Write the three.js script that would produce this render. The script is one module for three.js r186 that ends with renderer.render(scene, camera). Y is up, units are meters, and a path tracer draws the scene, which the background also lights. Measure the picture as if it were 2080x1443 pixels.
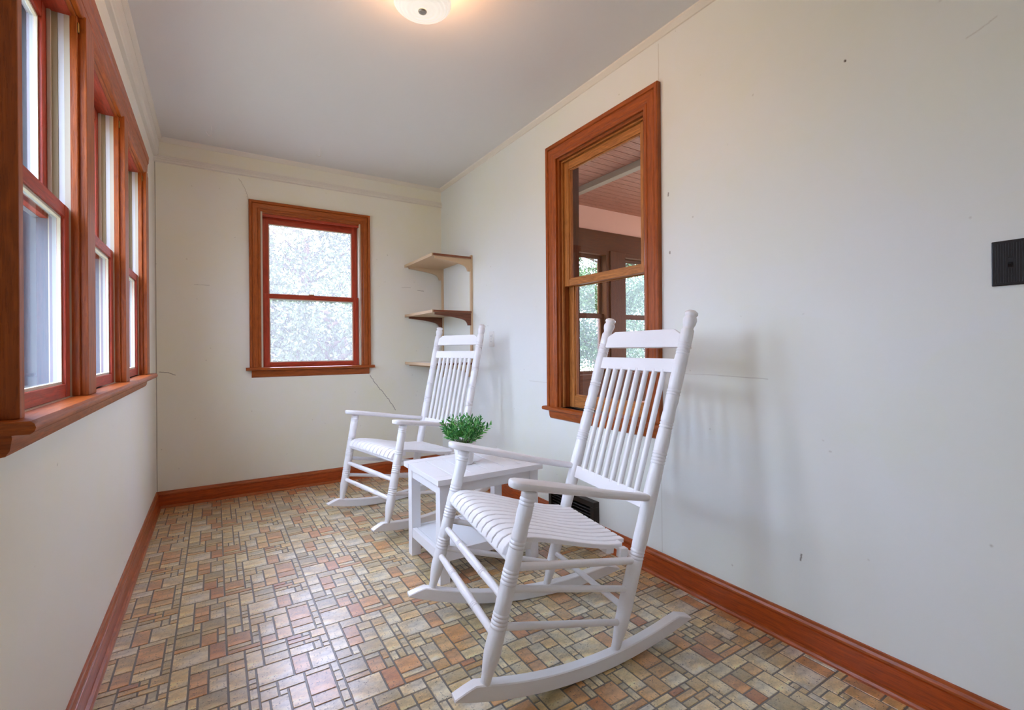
import * as THREE from 'three';
import { RoundedBoxGeometry } from 'three/addons/geometries/RoundedBoxGeometry.js';
import { mergeGeometries, toCreasedNormals } from 'three/addons/utils/BufferGeometryUtils.js';

// ---------- camera, sky, sun, exposure ----------
// World: x to the right, y up, z = -depth. The camera stands at x = 0, z = 0 in an enclosed porch.
const scene = new THREE.Scene();
const FPX = 961.5, W = 2080, H = 1443;
const camera = new THREE.PerspectiveCamera(2 * Math.atan(H / 2 / FPX) * 180 / Math.PI, W / H, 0.02, 200);
camera.position.set(0, 1.05, 0);
camera.rotation.order = 'YXZ';
camera.rotation.set(0, -0.56, -0.0076);
camera.setViewOffset(W, H, 0, 13.1, W, H);
camera.updateMatrixWorld(true); camera.updateProjectionMatrix();

const renderer = new THREE.WebGLRenderer({ antialias: true });
renderer.toneMapping = THREE.LinearToneMapping;
renderer.toneMappingExposure = 1.67;
renderer.shadowMap.enabled = true;

{ // overcast sky: three times as bright overhead as at the horizon
  const w = 16, h = 128, d = new Float32Array(w * h * 4);
  for (let j = 0; j < h; j++) { const el = ((j + 0.5) / h - 0.5) * Math.PI, L = (1 + 2 * Math.max(0, Math.sin(el))) / 3; for (let i = 0; i < w; i++) d.set([0.625 * L, 0.75 * L, L, 1], (j * w + i) * 4); }
  const t = new THREE.DataTexture(d, w, h, THREE.RGBAFormat, THREE.FloatType); t.mapping = THREE.EquirectangularReflectionMapping; t.magFilter = THREE.LinearFilter; t.needsUpdate = true;
  scene.background = t; scene.backgroundIntensity = 15;
}

const sun = new THREE.DirectionalLight(new THREE.Color(1, 0.95, 0.88), 5);   // veiled sun behind the house
sun.position.set(5, 14, 9); sun.target.position.set(1, 0, -5);
sun.castShadow = true; sun.shadow.radius = 6; sun.shadow.mapSize.set(2048, 2048);
Object.assign(sun.shadow.camera, { left: -18, right: 18, top: 18, bottom: -18, near: 1, far: 60 });
scene.add(sun, sun.target);

// ---------- helpers ----------
function rng(seed) { let s = seed >>> 0; return () => { s = (s + 0x6D2B79F5) >>> 0; let t = s; t = Math.imul(t ^ (t >>> 15), t | 1); t ^= t + Math.imul(t ^ (t >>> 7), t | 61); return ((t ^ (t >>> 14)) >>> 0) / 4294967296; }; }
const V = (x, y, z) => new THREE.Vector3(x, y, z);
const lerp = (a, b, t) => a + (b - a) * t;
const taken = {};
function numbered(n) { const k = taken[n] = (taken[n] ?? -1) + 1; return k ? n + '_' + String(k).padStart(3, '0') : n; }
function tag(o, label, category, group, kind) {
  o.userData.label = label; o.userData.category = category;
  if (group) o.userData.group = group;
  if (kind) o.userData.kind = kind;
  return o;
}
function thing(name, label, category, pos = [0, 0, 0], o = {}) {
  const g = new THREE.Group(); g.name = o.exact ? name : numbered(name); g.position.set(...pos); if (o.turn) g.rotation.y = o.turn;
  scene.add(g); return tag(g, label, category, o.group, o.kind);
}
function mesh(name, geo, mat, parent) {
  const m = new THREE.Mesh(geo, mat); m.name = name; m.castShadow = m.receiveShadow = true; (parent || scene).add(m); return m;
}
function struct(name, geo, mat, label, category) { return tag(mesh(name, geo, mat, scene), label, category, null, 'structure'); }
// texture coordinates in metres; grain runs along one axis
let uvSeed = rng(11);
function grainUV(geo, axis = 'y', ox = uvSeed() * 3, oy = uvSeed() * 3) {
  const p = geo.attributes.position, n = geo.attributes.normal, uv = new Float32Array(p.count * 2), gi = 'xyz'.indexOf(axis);
  for (let i = 0; i < p.count; i++) {
    const P = [p.getX(i), p.getY(i), p.getZ(i)], N = [Math.abs(n.getX(i)), Math.abs(n.getY(i)), Math.abs(n.getZ(i))];
    const a = N[0] >= N[1] && N[0] >= N[2] ? 0 : N[1] >= N[2] ? 1 : 2;
    let u, v;
    if (a === gi) { u = P[(a + 1) % 3]; v = P[(a + 2) % 3]; } else { u = P[gi]; v = P[3 - a - gi]; }
    uv[i * 2] = u + ox; uv[i * 2 + 1] = v + oy;
  }
  geo.setAttribute('uv', new THREE.BufferAttribute(uv, 2)); return geo;
}
function box(x0, x1, y0, y1, z0, z1, axis = 'y', r = 0) {
  const w = Math.abs(x1 - x0), h = Math.abs(y1 - y0), d = Math.abs(z1 - z0);
  const g = r ? new RoundedBoxGeometry(w, h, d, 2, Math.min(r, w / 2.01, h / 2.01, d / 2.01)) : new THREE.BoxGeometry(w, h, d);
  g.translate((x0 + x1) / 2, (y0 + y1) / 2, (z0 + z1) / 2);
  return grainUV(g.index ? g.toNonIndexed() : g, axis);
}
const merge = (a) => mergeGeometries(a.map((g) => { const q = g.index ? g.toNonIndexed() : g; for (const k of Object.keys(q.attributes)) if (!['position', 'normal', 'uv'].includes(k)) q.deleteAttribute(k); return q; }));
// closed loops of points joined into a skin, ends capped
function loft(rings, crease = 0.7, axis = 'x', caps = true) {
  const pos = [], n = rings[0].length, tri = (a, b, c) => pos.push(a.x, a.y, a.z, b.x, b.y, b.z, c.x, c.y, c.z);
  for (let i = 0; i + 1 < rings.length; i++) for (let j = 0; j < n; j++) {
    const a = rings[i][j], b = rings[i][(j + 1) % n], c = rings[i + 1][(j + 1) % n], d = rings[i + 1][j];
    tri(a, b, c); tri(a, c, d);
  }
  if (caps) for (const [ring, flip] of [[rings[0], 1], [rings[rings.length - 1], 0]]) for (let j = 1; j + 1 < n; j++) flip ? tri(ring[0], ring[j + 1], ring[j]) : tri(ring[0], ring[j], ring[j + 1]);
  let g = new THREE.BufferGeometry(); g.setAttribute('position', new THREE.Float32BufferAttribute(pos, 3)); g.computeVertexNormals();
  // point the skin outwards
  let vol = 0; const A = V(0, 0, 0), B = V(0, 0, 0), C = V(0, 0, 0);
  for (let i = 0; i < pos.length; i += 9) { A.fromArray(pos, i); B.fromArray(pos, i + 3); C.fromArray(pos, i + 6); vol += A.dot(B.cross(C)); }
  if (vol < 0) { for (let i = 0; i < pos.length; i += 9) for (let k = 0; k < 3; k++) [pos[i + 3 + k], pos[i + 6 + k]] = [pos[i + 6 + k], pos[i + 3 + k]]; g = new THREE.BufferGeometry(); g.setAttribute('position', new THREE.Float32BufferAttribute(pos, 3)); g.computeVertexNormals(); }
  g = toCreasedNormals(g, crease);
  return grainUV(g, axis);
}
// turned piece between two points: profile = [distance along, radius]
function turned(A, B, profile, seg = 16) {
  const g = new THREE.LatheGeometry(profile.map(([y, r]) => new THREE.Vector2(r, y)), seg);
  const q = new THREE.Quaternion().setFromUnitVectors(V(0, 1, 0), B.clone().sub(A).normalize());
  g.applyQuaternion(q); g.translate(A.x, A.y, A.z); return g;
}
function rod(A, B, r, seg = 12, r2 = r) { const l = A.distanceTo(B); return turned(A, B, [[0, 0], [0, r], [l, r2], [l, 0]], seg); }

// ---------- noise and textures ----------
function hash2(x, y, s) { let h = Math.imul(x, 374761393) ^ Math.imul(y, 668265263) ^ Math.imul(s, 1442695041); h = Math.imul(h ^ (h >>> 13), 1274126177); return ((h ^ (h >>> 16)) >>> 0) / 4294967296; }
function vnoise(x, y, px, py, s) {
  const xi = Math.floor(x), yi = Math.floor(y), fx = x - xi, fy = y - yi, u = fx * fx * (3 - 2 * fx), v = fy * fy * (3 - 2 * fy), m = (a, p) => ((a % p) + p) % p;
  const a = hash2(m(xi, px), m(yi, py), s), b = hash2(m(xi + 1, px), m(yi, py), s), c = hash2(m(xi, px), m(yi + 1, py), s), d = hash2(m(xi + 1, px), m(yi + 1, py), s);
  return a + (b - a) * u + (c - a) * v + (a - b - c + d) * u * v;
}
function fbm(x, y, px, py, s, o = 4) { let t = 0, a = 0.5, n = 0; for (let i = 0; i < o; i++) { t += a * vnoise(x, y, px, py, s + i); n += a; x *= 2; y *= 2; px *= 2; py *= 2; a *= 0.5; } return t / n; }
function tex(w, h, f, srgb, rep = 1) {
  const d = new Uint8Array(w * h * 4);
  for (let j = 0; j < h; j++) for (let i = 0; i < w; i++) { const c = f(i / w, j / h), k = (j * w + i) * 4; d[k] = c[0] * 255; d[k + 1] = c[1] * 255; d[k + 2] = c[2] * 255; d[k + 3] = 255; for (let q = 0; q < 3; q++) d[k + q] = Math.max(0, Math.min(255, d[k + q])); }
  const t = new THREE.DataTexture(d, w, h); t.wrapS = t.wrapT = THREE.RepeatWrapping; t.magFilter = THREE.LinearFilter; t.minFilter = THREE.LinearMipmapLinearFilter; t.generateMipmaps = true;
  if (srgb) t.colorSpace = THREE.SRGBColorSpace; t.repeat.set(rep, rep); t.needsUpdate = true; return t;
}
const cl = (x) => Math.max(0, Math.min(1, x));
const woodF = (u, v) => {
  const warp = fbm(u * 3, v * 8, 3, 8, 5, 3) * 0.5, ring = 0.5 + 0.5 * Math.sin((v * 14 + warp * 6) * Math.PI * 2);
  const fine = fbm(u * 6, v * 160, 6, 160, 9, 3), pore = fbm(u * 20, v * 256, 20, 256, 21, 2);
  return cl(0.55 + 0.25 * ring * 0.8 + (fine - 0.5) * 0.55 - (pore > 0.68 ? 0.18 : 0));
};
const woodTex = tex(512, 512, (u, v) => { const k = woodF(u, v), t = 0.58 + 0.42 * k; return [t, t * (0.94 + 0.06 * k), t * (0.88 + 0.12 * k)]; }, true, 2.2);
const woodBump = tex(512, 512, (u, v) => { const k = woodF(u, v); return [k, k, k]; }, false, 2.2);
const plasterBump = tex(512, 512, (u, v) => { const k = 0.6 * fbm(u * 24, v * 24, 24, 24, 3, 4) + 0.4 * fbm(u * 5, v * 5, 5, 5, 33, 3); return [k, k, k]; }, false, 1);
const paintBump = tex(256, 256, (u, v) => { const k = fbm(u * 12, v * 30, 12, 30, 41, 4); return [k, k, k]; }, false, 3);
const wood = (hex, rough, o = {}) => new THREE.MeshPhysicalMaterial({ color: hex, map: woodTex, roughness: rough, bumpMap: woodBump, bumpScale: 0.0006, specularIntensity: o.spec ?? 0.7, clearcoat: o.coat ?? 0.16, clearcoatRoughness: o.cr ?? 0.25 });
const M = {
  casing: wood('#c0611f', 0.4), sash: wood('#c8482a', 0.42), sashPale: wood('#d48c48', 0.45), stop: wood('#b0602a', 0.4),
  base: wood('#c8561a', 0.36, { coat: 0.3 }), baseCap: wood('#c4622c', 0.32, { coat: 0.35 }), porchWood: wood('#744218', 0.6, { coat: 0, spec: 0.3 }), porchBead: wood('#cf8c70', 0.55, { coat: 0.1 }), shelfBrown: wood('#8a5238', 0.5),
  liner: new THREE.MeshStandardMaterial({ color: '#cdc2ab', roughness: 0.45 }),
  sashOut: new THREE.MeshStandardMaterial({ color: '#858c96', roughness: 0.5 }),
  track: new THREE.MeshStandardMaterial({ color: '#eef0f3', roughness: 0.25 }), tanStrip: new THREE.MeshStandardMaterial({ color: '#a39472', roughness: 0.6 }),
  outerJamb: new THREE.MeshStandardMaterial({ color: '#717882', roughness: 0.6 }),
  alu: new THREE.MeshStandardMaterial({ color: '#868d98', roughness: 0.45, metalness: 0.3 }),
  white: new THREE.MeshPhysicalMaterial({ color: '#f2f1f2', roughness: 0.34, bumpMap: paintBump, bumpScale: 0.0004, clearcoat: 0.25, clearcoatRoughness: 0.3 }),
  tableWhite: new THREE.MeshStandardMaterial({ color: '#efeef0', roughness: 0.5, bumpMap: paintBump, bumpScale: 0.0003 }),
  pot: new THREE.MeshStandardMaterial({ color: '#ecebe9', roughness: 0.35 }),
  shelfPaint: new THREE.MeshStandardMaterial({ color: '#d2b591', roughness: 0.55, bumpMap: paintBump, bumpScale: 0.0005 }),
  shelfTop: new THREE.MeshStandardMaterial({ color: '#ddd6cb', roughness: 0.55 }),
  shelfEnd: wood('#9a5b3c', 0.5, { coat: 0.1 }),
  trim: new THREE.MeshStandardMaterial({ color: '#e9e3d6', roughness: 0.5, bumpMap: plasterBump, bumpScale: 0.0005 }),
  ceil: new THREE.MeshStandardMaterial({ color: '#e9e7e4', roughness: 0.75, bumpMap: plasterBump, bumpScale: 0.0008 }),
  pinkWall: new THREE.MeshStandardMaterial({ color: '#e8b8a2', roughness: 0.8, bumpMap: plasterBump, bumpScale: 0.0006 }),
  exterior: new THREE.MeshStandardMaterial({ color: '#cfcac0', roughness: 0.8 }),
  metalDark: new THREE.MeshStandardMaterial({ color: '#33302d', roughness: 0.45, metalness: 0.4 }),
  black: new THREE.MeshPhysicalMaterial({ color: '#0d1119', roughness: 0.26, metalness: 0.2, clearcoat: 0.3 }),
  blackDeep: new THREE.MeshStandardMaterial({ color: '#07080a', roughness: 0.6 }),
  brass: new THREE.MeshStandardMaterial({ color: '#8d7544', roughness: 0.4, metalness: 0.9 }),
  steel: new THREE.MeshStandardMaterial({ color: '#b9b2a8', roughness: 0.35, metalness: 0.9 }),
  plate: new THREE.MeshStandardMaterial({ color: '#e9e6df', roughness: 0.35 }),
  glass: new THREE.MeshPhysicalMaterial({ color: '#ffffff', roughness: 0.03, transmission: 1, thickness: 0, ior: 1.5 }),
  glassDusty: new THREE.MeshPhysicalMaterial({ color: '#fff3fa', roughness: 0.38, transmission: 1, thickness: 0, ior: 1.5 }),
  glassLeft: new THREE.MeshPhysicalMaterial({ color: '#fbfdff', roughness: 0.12, transmission: 1, thickness: 0, ior: 1.5 }),
  soil: new THREE.MeshStandardMaterial({ color: '#3a2a1c', roughness: 0.95 }),
};
const LBACK = 3.94, XL = -0.339, XR = 1.7285, CEIL = 2.485, REAR = -0.9, TH = 0.13;

// painted wall with its cracks, scratches, seams and nail holes (marks at their places, in metres on the wall)
function wallMat(w, h, base, marks, seed) {
  const PX = Math.min(2048 / w, 2048 / h, 420), c = document.createElement('canvas'); c.width = Math.round(w * PX); c.height = Math.round(h * PX);
  const g = c.getContext('2d'), r = rng(seed); g.fillStyle = base; g.fillRect(0, 0, c.width, c.height);
  for (let i = 0; i < 900; i++) { const s = 20 + r() * 130; g.fillStyle = r() < 0.5 ? 'rgba(255,252,246,0.006)' : 'rgba(150,140,120,0.006)'; g.beginPath(); g.ellipse(r() * c.width, r() * c.height, s, s * (0.3 + r()), r() * 3, 0, 7); g.fill(); }
  for (let i = 0; i < 90; i++) { g.fillStyle = 'rgba(95,80,60,' + (0.06 + r() * 0.2) + ')'; g.beginPath(); g.ellipse(r() * c.width, r() * c.height, 0.6 + r() * 1.2, 0.6 + r() * 1.6, r() * 3, 0, 7); g.fill(); }
  for (const [pts, wd, col] of marks) {
    g.strokeStyle = col; g.lineWidth = wd; g.lineJoin = 'round'; g.beginPath();
    for (let k = 0; k + 1 < pts.length; k++) for (let q = 0; q <= 10; q++) {
      const t = q / 10, am = pts.length > 3 ? 3 : 0.8, x = lerp(pts[k][0], pts[k + 1][0], t) * PX + (r() - 0.5) * am, y = c.height - lerp(pts[k][1], pts[k + 1][1], t) * PX + (r() - 0.5) * am;
      k + q ? g.lineTo(x, y) : g.moveTo(x, y);
    }
    g.stroke();
  }
  const t = new THREE.CanvasTexture(c); t.colorSpace = THREE.SRGBColorSpace; t.wrapS = t.wrapT = THREE.RepeatWrapping; t.repeat.set(1 / w, 1 / h);
  return new THREE.MeshStandardMaterial({ map: t, roughness: 0.5, bumpMap: plasterBump, bumpScale: 0.0007 });
}
// wall slab with rectangular openings, in (s, t) on the wall; put(s, t, n) gives the world point, n > 0 into the room
function wallGeo(s0, s1, t0, t1, holes, put, th = TH) {
  const ss = [...new Set([s0, s1, ...holes.flatMap((h) => [h[0], h[1]])])].sort((a, b) => a - b), ts = [...new Set([t0, t1, ...holes.flatMap((h) => [h[2], h[3]])])].sort((a, b) => a - b), pos = [], uv = [];
  const quad = (a) => { for (const k of [0, 1, 2, 0, 2, 3]) { const p = put(...a[k]); pos.push(p.x, p.y, p.z); uv.push(a[k][0] - s0, a[k][1] - t0); } };
  const open = (i, j) => { if (i < 0 || j < 0 || i >= ss.length - 1 || j >= ts.length - 1) return true; const s = (ss[i] + ss[i + 1]) / 2, t = (ts[j] + ts[j + 1]) / 2; return holes.some((h) => s > h[0] && s < h[1] && t > h[2] && t < h[3]); };
  for (let i = 0; i < ss.length - 1; i++) for (let j = 0; j < ts.length - 1; j++) {
    if (open(i, j)) continue;
    const [a, b, c, d] = [ss[i], ss[i + 1], ts[j], ts[j + 1]];
    quad([[a, c, 0], [b, c, 0], [b, d, 0], [a, d, 0]]); quad([[b, c, -th], [a, c, -th], [a, d, -th], [b, d, -th]]);
    if (open(i - 1, j)) quad([[a, c, -th], [a, c, 0], [a, d, 0], [a, d, -th]]);
    if (open(i + 1, j)) quad([[b, c, 0], [b, c, -th], [b, d, -th], [b, d, 0]]);
    if (open(i, j - 1)) quad([[a, c, -th], [b, c, -th], [b, c, 0], [a, c, 0]]);
    if (open(i, j + 1)) quad([[a, d, 0], [b, d, 0], [b, d, -th], [a, d, -th]]);
  }
  const g = new THREE.BufferGeometry(); g.setAttribute('position', new THREE.Float32BufferAttribute(pos, 3)); g.setAttribute('uv', new THREE.Float32BufferAttribute(uv, 2)); g.computeVertexNormals(); return g;
}
const onBack = (s, t, n) => V(s, t, -LBACK + n), onRight = (s, t, n) => V(XR - n, t, -s), onLeft = (s, t, n) => V(XL + n, t, -s);
// box given in wall coordinates
function wbox(put, s0, s1, t0, t1, n0, n1, grain = 't', r = 0.0015) {
  const a = put(s0, t0, n0), b = put(s1, t1, n1), alongX = put === onBack || put.alongX;
  const ax = grain === 't' ? 'y' : grain === 's' ? (alongX ? 'x' : 'z') : (alongX ? 'z' : 'x');
  return box(Math.min(a.x, b.x), Math.max(a.x, b.x), Math.min(a.y, b.y), Math.max(a.y, b.y), Math.min(a.z, b.z), Math.max(a.z, b.z), ax, r);
}
// profile [(outward a, proud b)...] swept along a straight member whose ends are functions of a
function swept(put, profile, place, axis) {
  const rings = [0, 1].map((e) => profile.map(([a, b]) => put(...place(a, b, e))));
  return loft(rings, 0.5, axis);
}
const casingProfile = (w) => [[0, 0], [0, 0.014], [0.006, 0.018], [w * 0.2, 0.018], [w * 0.24, 0.0145], [w * 0.3, 0.018], [w * 0.68, 0.0195], [w * 0.74, 0.0165], [w * 0.78, 0.023], [w - 0.004, 0.026], [w, 0.023], [w, 0]];
// side and head casings round an opening, mitred
function casing(put, parent, mat, s0, s1, t0, t1, w) {
  const P = casingProfile(w), alongX = put === onBack || put.alongX;
  mesh('side_casing', swept(put, P, (a, b, e) => [s0 - a, e ? t1 + a : t0, b], 'y'), mat, parent);
  mesh('side_casing', swept(put, P, (a, b, e) => [s1 + a, e ? t1 + a : t0, b], 'y'), mat, parent);
  mesh('head_casing', swept(put, P, (a, b, e) => [e ? s1 + a : s0 - a, t1 + a, b], alongX ? 'x' : 'z'), mat, parent);
}
function stoolAndApron(put, parent, mat, s0, s1, top, deep, proud, apronDrop, horn = 0.025, inset = 0.012) {
  const alongX = put === onBack || put.alongX, ax = alongX ? 'x' : 'z';
  const prof = [[-deep, -0.022], [proud - 0.008, -0.022], [proud - 0.002, -0.018], [proud, -0.011], [proud - 0.002, -0.004], [proud - 0.008, 0], [-deep, 0]];
  // the part inside the opening and the nosing that runs past the casing
  mesh('stool', merge([loft([s0 - horn, s1 + horn].map((s) => prof.map(([n, t]) => put(s, top + t, Math.max(n, 0.0005)))), 0.6, ax)]), mat, parent);
  const ap = [[0, 0], [0.016, 0], [0.017, 0.01], [0.014, apronDrop - 0.018], [0.009, apronDrop - 0.006], [0, apronDrop]];
  mesh('apron', loft([s0 + inset, s1 - inset].map((s) => ap.map(([n, t]) => put(s, top - 0.022 - t, n))), 0.5, ax), mat, parent);
}
function sash(name, put, parent, mat, glassMat, s0, s1, t0, t1, n0, n1, stile, bottom, topRail) {
  const alongX = put === onBack || put.alongX, g = new THREE.Group(); g.name = name; parent.add(g);
  const two = mat === M.sash, i0 = two ? (n0 + n1) / 2 - 0.001 : n0;
  mesh('stile', wbox(put, s0, s0 + stile, t0, t1, i0, n1, 't'), mat, g); mesh('stile', wbox(put, s1 - stile, s1, t0, t1, i0, n1, 't'), mat, g);
  mesh('rail', wbox(put, s0 + stile, s1 - stile, t0, t0 + bottom, i0, n1 - 0.001, 's'), mat, g); mesh('rail', wbox(put, s0 + stile, s1 - stile, t1 - topRail, t1, i0, n1 - 0.001, 's'), mat, g);
  if (two) mesh('outer_frame', merge([wbox(put, s0, s0 + stile - 0.004, t0, t1, n0, i0 - 0.0005, 't', 0), wbox(put, s1 - stile + 0.004, s1, t0, t1, n0, i0 - 0.0005, 't', 0), wbox(put, s0 + stile - 0.004, s1 - stile + 0.004, t0, t0 + bottom - 0.004, n0, i0 - 0.0005, 's', 0), wbox(put, s0 + stile - 0.004, s1 - stile + 0.004, t1 - topRail + 0.004, t1, n0, i0 - 0.0005, 's', 0)]), M.sashOut, g);
  const nm = (n0 + n1) / 2, e = 0.007, a0 = s0 + stile, a1 = s1 - stile, b0 = t0 + bottom, b1 = t1 - topRail;   // pale glazing bead round the pane
  mesh('glazing_bead', merge([wbox(put, a0, a0 + e, b0, b1, nm + 0.001, n1 - 0.008, 't', 0), wbox(put, a1 - e, a1, b0, b1, nm + 0.001, n1 - 0.008, 't', 0), wbox(put, a0 + e, a1 - e, b0, b0 + e, nm + 0.001, n1 - 0.008, 's', 0), wbox(put, a0 + e, a1 - e, b1 - e, b1, nm + 0.001, n1 - 0.008, 's', 0)]), mat === M.sash ? M.liner : mat, g);
  const q = [put(a0, b0, nm), put(a1, b0, nm), put(a1, b1, nm), put(a0, b1, nm)], pg = new THREE.BufferGeometry();
  pg.setAttribute('position', new THREE.Float32BufferAttribute([0, 1, 2, 0, 2, 3].flatMap((k) => q[k].toArray()), 3)); pg.setAttribute('uv', new THREE.Float32BufferAttribute([0, 0, 1, 0, 1, 1, 0, 0, 1, 1, 0, 1], 2)); pg.computeVertexNormals();
  mesh('pane', pg, glassMat, g); return g;
}
function stormFrame(put, parent, s0, s1, t0, t1, n, mid, mat = M.alu, pane = null) {
  const w = 0.022, g = new THREE.Group(); g.name = 'storm_window'; parent.add(g);
  mesh('storm_frame', merge([wbox(put, s0, s0 + w, t0, t1, n - 0.02, n, 't', 0), wbox(put, s1 - w, s1, t0, t1, n - 0.02, n, 't', 0), wbox(put, s0 + w, s1 - w, t0, t0 + w, n - 0.02, n, 's', 0), wbox(put, s0 + w, s1 - w, t1 - w, t1, n - 0.02, n, 's', 0), wbox(put, s0 + w, s1 - w, mid - 0.011, mid + 0.011, n - 0.018, n - 0.002, 's', 0)]), mat, g);
  if (pane) {
    for (const [b0, b1] of [[t0 + w, mid - 0.011], [mid + 0.011, t1 - w]]) {
      const q = [put(s0 + w, b0, n - 0.01), put(s1 - w, b0, n - 0.01), put(s1 - w, b1, n - 0.01), put(s0 + w, b1, n - 0.01)], pg = new THREE.BufferGeometry();
      pg.setAttribute('position', new THREE.Float32BufferAttribute([0, 1, 2, 0, 2, 3].flatMap((k) => q[k].toArray()), 3)); pg.computeVertexNormals(); mesh('pane', pg, pane, g);
    }
  }
}

// ---------- the room shell ----------
const OP = { back: [0.288, 1.010, 0.925, 2.075], right: [1.555, 2.235, 0.700, 2.172], left: [1.255, 3.205, 0.925, 2.020], near: [-0.20, 0.10, 0.925, 2.020] };
const crack = 'rgba(92,80,66,0.6)', faint = 'rgba(130,115,95,0.35)', seam = 'rgba(150,138,120,0.35)';
const wx = -XL + TH;
const backMarks = [
  [[[1.083 + wx, 0.86], [1.12 + wx, 0.80], [1.19 + wx, 0.71], [1.25 + wx, 0.63], [1.30 + wx, 0.55]].map(([x, y]) => [x, y]), 1.8, crack],
  [[[0.214 + wx, 2.152], [0.20 + wx, 2.22], [0.17 + wx, 2.29], [0.15 + wx, 2.31]], 1.3, faint],
  [[[-0.32 + wx, 0.93], [-0.27 + wx, 0.925], [-0.23 + wx, 0.905]], 1.4, crack], [[[-0.12 + wx, 1.53], [-0.03 + wx, 1.53]], 1.2, faint],
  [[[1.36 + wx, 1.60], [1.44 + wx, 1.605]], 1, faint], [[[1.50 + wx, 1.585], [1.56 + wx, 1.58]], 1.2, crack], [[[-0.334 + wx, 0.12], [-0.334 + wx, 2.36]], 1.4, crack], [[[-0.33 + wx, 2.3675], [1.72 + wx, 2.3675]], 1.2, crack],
];
const rs = -REAR;   // right wall: s runs along depth from the rear wall
const rightMarks = [
  [[[1.37 + rs, 0.955], [1.2 + rs, 0.955], [0.98 + rs, 0.95]], 0.9, 'rgba(110,98,84,0.3)'], [[[1.475 + rs, 2.26], [1.475 + rs, 2.46]], 1.2, seam], [[[1.475 + rs, 0.1], [1.475 + rs, 0.66]], 1.0, seam], [[[0.43 + rs, 1.90], [0.40 + rs, 1.91], [0.37 + rs, 1.925]], 1.2, 'rgba(130,115,95,0.22)'],
  [[[1.427 + rs, 1.748], [1.425 + rs, 1.766]], 2.2, crack], [[[1.42 + rs, 1.49], [1.419 + rs, 1.50]], 2.2, crack], [[[0.722 + rs, 1.992], [0.718 + rs, 1.988]], 2, 'rgba(50,40,30,0.85)'], [[[0.87 + rs, 0.32], [0.865 + rs, 0.345]], 2, crack], [[[2.55 + rs, 0.86], [2.0 + rs, 0.855]], 0.8, seam],
];
struct('wall_back', wallGeo(XL - TH, XR + TH, -0.02, 2.75, [OP.back], onBack), wallMat(XR - XL + 2 * TH, 2.77, '#f0ece3', backMarks, 5), 'cream painted end wall with a small window and a crack', 'wall');
struct('wall_right', wallGeo(REAR, LBACK, -0.02, 2.75, [OP.right], onRight), wallMat(LBACK - REAR, 2.77, '#eceeeb', rightMarks, 8), 'long cream wall behind the rocking chairs', 'wall');
struct('wall_left', wallGeo(REAR - TH, LBACK + TH, -0.02, 2.75, [OP.left, OP.near], onLeft), wallMat(LBACK - REAR + 2 * TH, 2.77, '#f0ece3', [[[[2.0, 0.4], [2.0, 0.45]], 1.6, crack]], 15), 'cream wall under and around the triple window', 'wall');
const onRear = (s, t, n) => V(s, t, -REAR - n);
struct('wall_rear', wallGeo(XL, XR + TH, -0.02, 2.75, [], onRear), wallMat(XR - XL + TH, 2.77, '#f0ece3', [], 25), 'cream wall behind the camera', 'wall');
struct('ceiling', box(XL - TH, XR + TH, CEIL, CEIL + 0.12, -LBACK - TH, -REAR + TH, 'x'), M.ceil, 'flat off-white ceiling with a round glass lamp', 'ceiling');

// strips along the ceiling
const trims = [];
function strip(name, rings, label) { return struct(name, loft(rings, 0.5, 'x'), M.trim, label, 'trim'); }
const cove = (a) => [[0, 0], [0.024, 0], [0.022, -0.008], [0.012, -0.018], [0.006, -0.026], [0, -0.028]].map(a);
strip('trim_1', [REAR, LBACK - 0.001].map((d) => cove(([n, t]) => onRight(d, CEIL + t, n))), 'slim cream cove strip between ceiling and long wall');
strip('trim_2', [XL, XR].map((s) => cove(([n, t]) => onBack(s, CEIL + t, n))), 'slim cream cove strip between ceiling and end wall');
strip('trim_3', [XL, XR].map((s) => [[0, 0.012], [0.004, 0.014], [0.012, 0.010], [0.012, 0], [0.016, -0.004], [0.016, -0.014], [0.020, -0.018], [0.018, -0.030], [0, -0.034]].map(([n, t]) => onBack(s, 2.352 + t, n))), 'cream picture rail across the end wall above its window');
strip('trim_4', [REAR, LBACK - 0.001].map((d) => [[0, 0], [0.045, 0], [0.042, -0.012], [0.03, -0.022], [0.03, -0.026], [0.027, -0.026], [0.027, -0.11], [0.018, -0.12], [0.016, -0.132], [0, -0.136]].map(([n, t]) => onLeft(d, CEIL + t, n))), 'wide cream frieze board above the triple window');

// baseboards: board, cap with a dark groove, quarter-round shoe
const boardP = [[0, 0], [0.014, 0], [0.014, 0.082], [0.0095, 0.0845], [0.0095, 0.0875], [0, 0.0875]], capP = [[0, 0.0875], [0.0135, 0.0875], [0.0125, 0.094], [0.0075, 0.101], [0.006, 0.109], [0, 0.110]], shoeP = [[0.0142, 0], [0.028, 0], [0.0275, 0.007], [0.0235, 0.0145], [0.0142, 0.018]];
function baseboard(name, put, s0, s1, label) {
  const g = thing(name, label, 'baseboard', [0, 0, 0], { kind: 'structure', exact: true }), ax = put === onBack || put === onRear ? 'x' : 'z';
  for (const [n, P, m] of [['board', boardP, M.base], ['cap', capP, M.baseCap], ['shoe', shoeP, M.baseCap]]) mesh(n, loft([s0, s1].map((s) => P.map(([a, b]) => put(s, b, a))), 0.4, ax), m, g);
}
baseboard('baseboard_back', onBack, XL, XR, 'red-brown wooden baseboard along the end wall');
baseboard('baseboard_left', onLeft, REAR, LBACK - 0.015, 'red-brown wooden baseboard under the triple window');
baseboard('baseboard_right', onRight, REAR, 1.886, 'red-brown wooden baseboard running along the long wall toward the camera');
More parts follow.
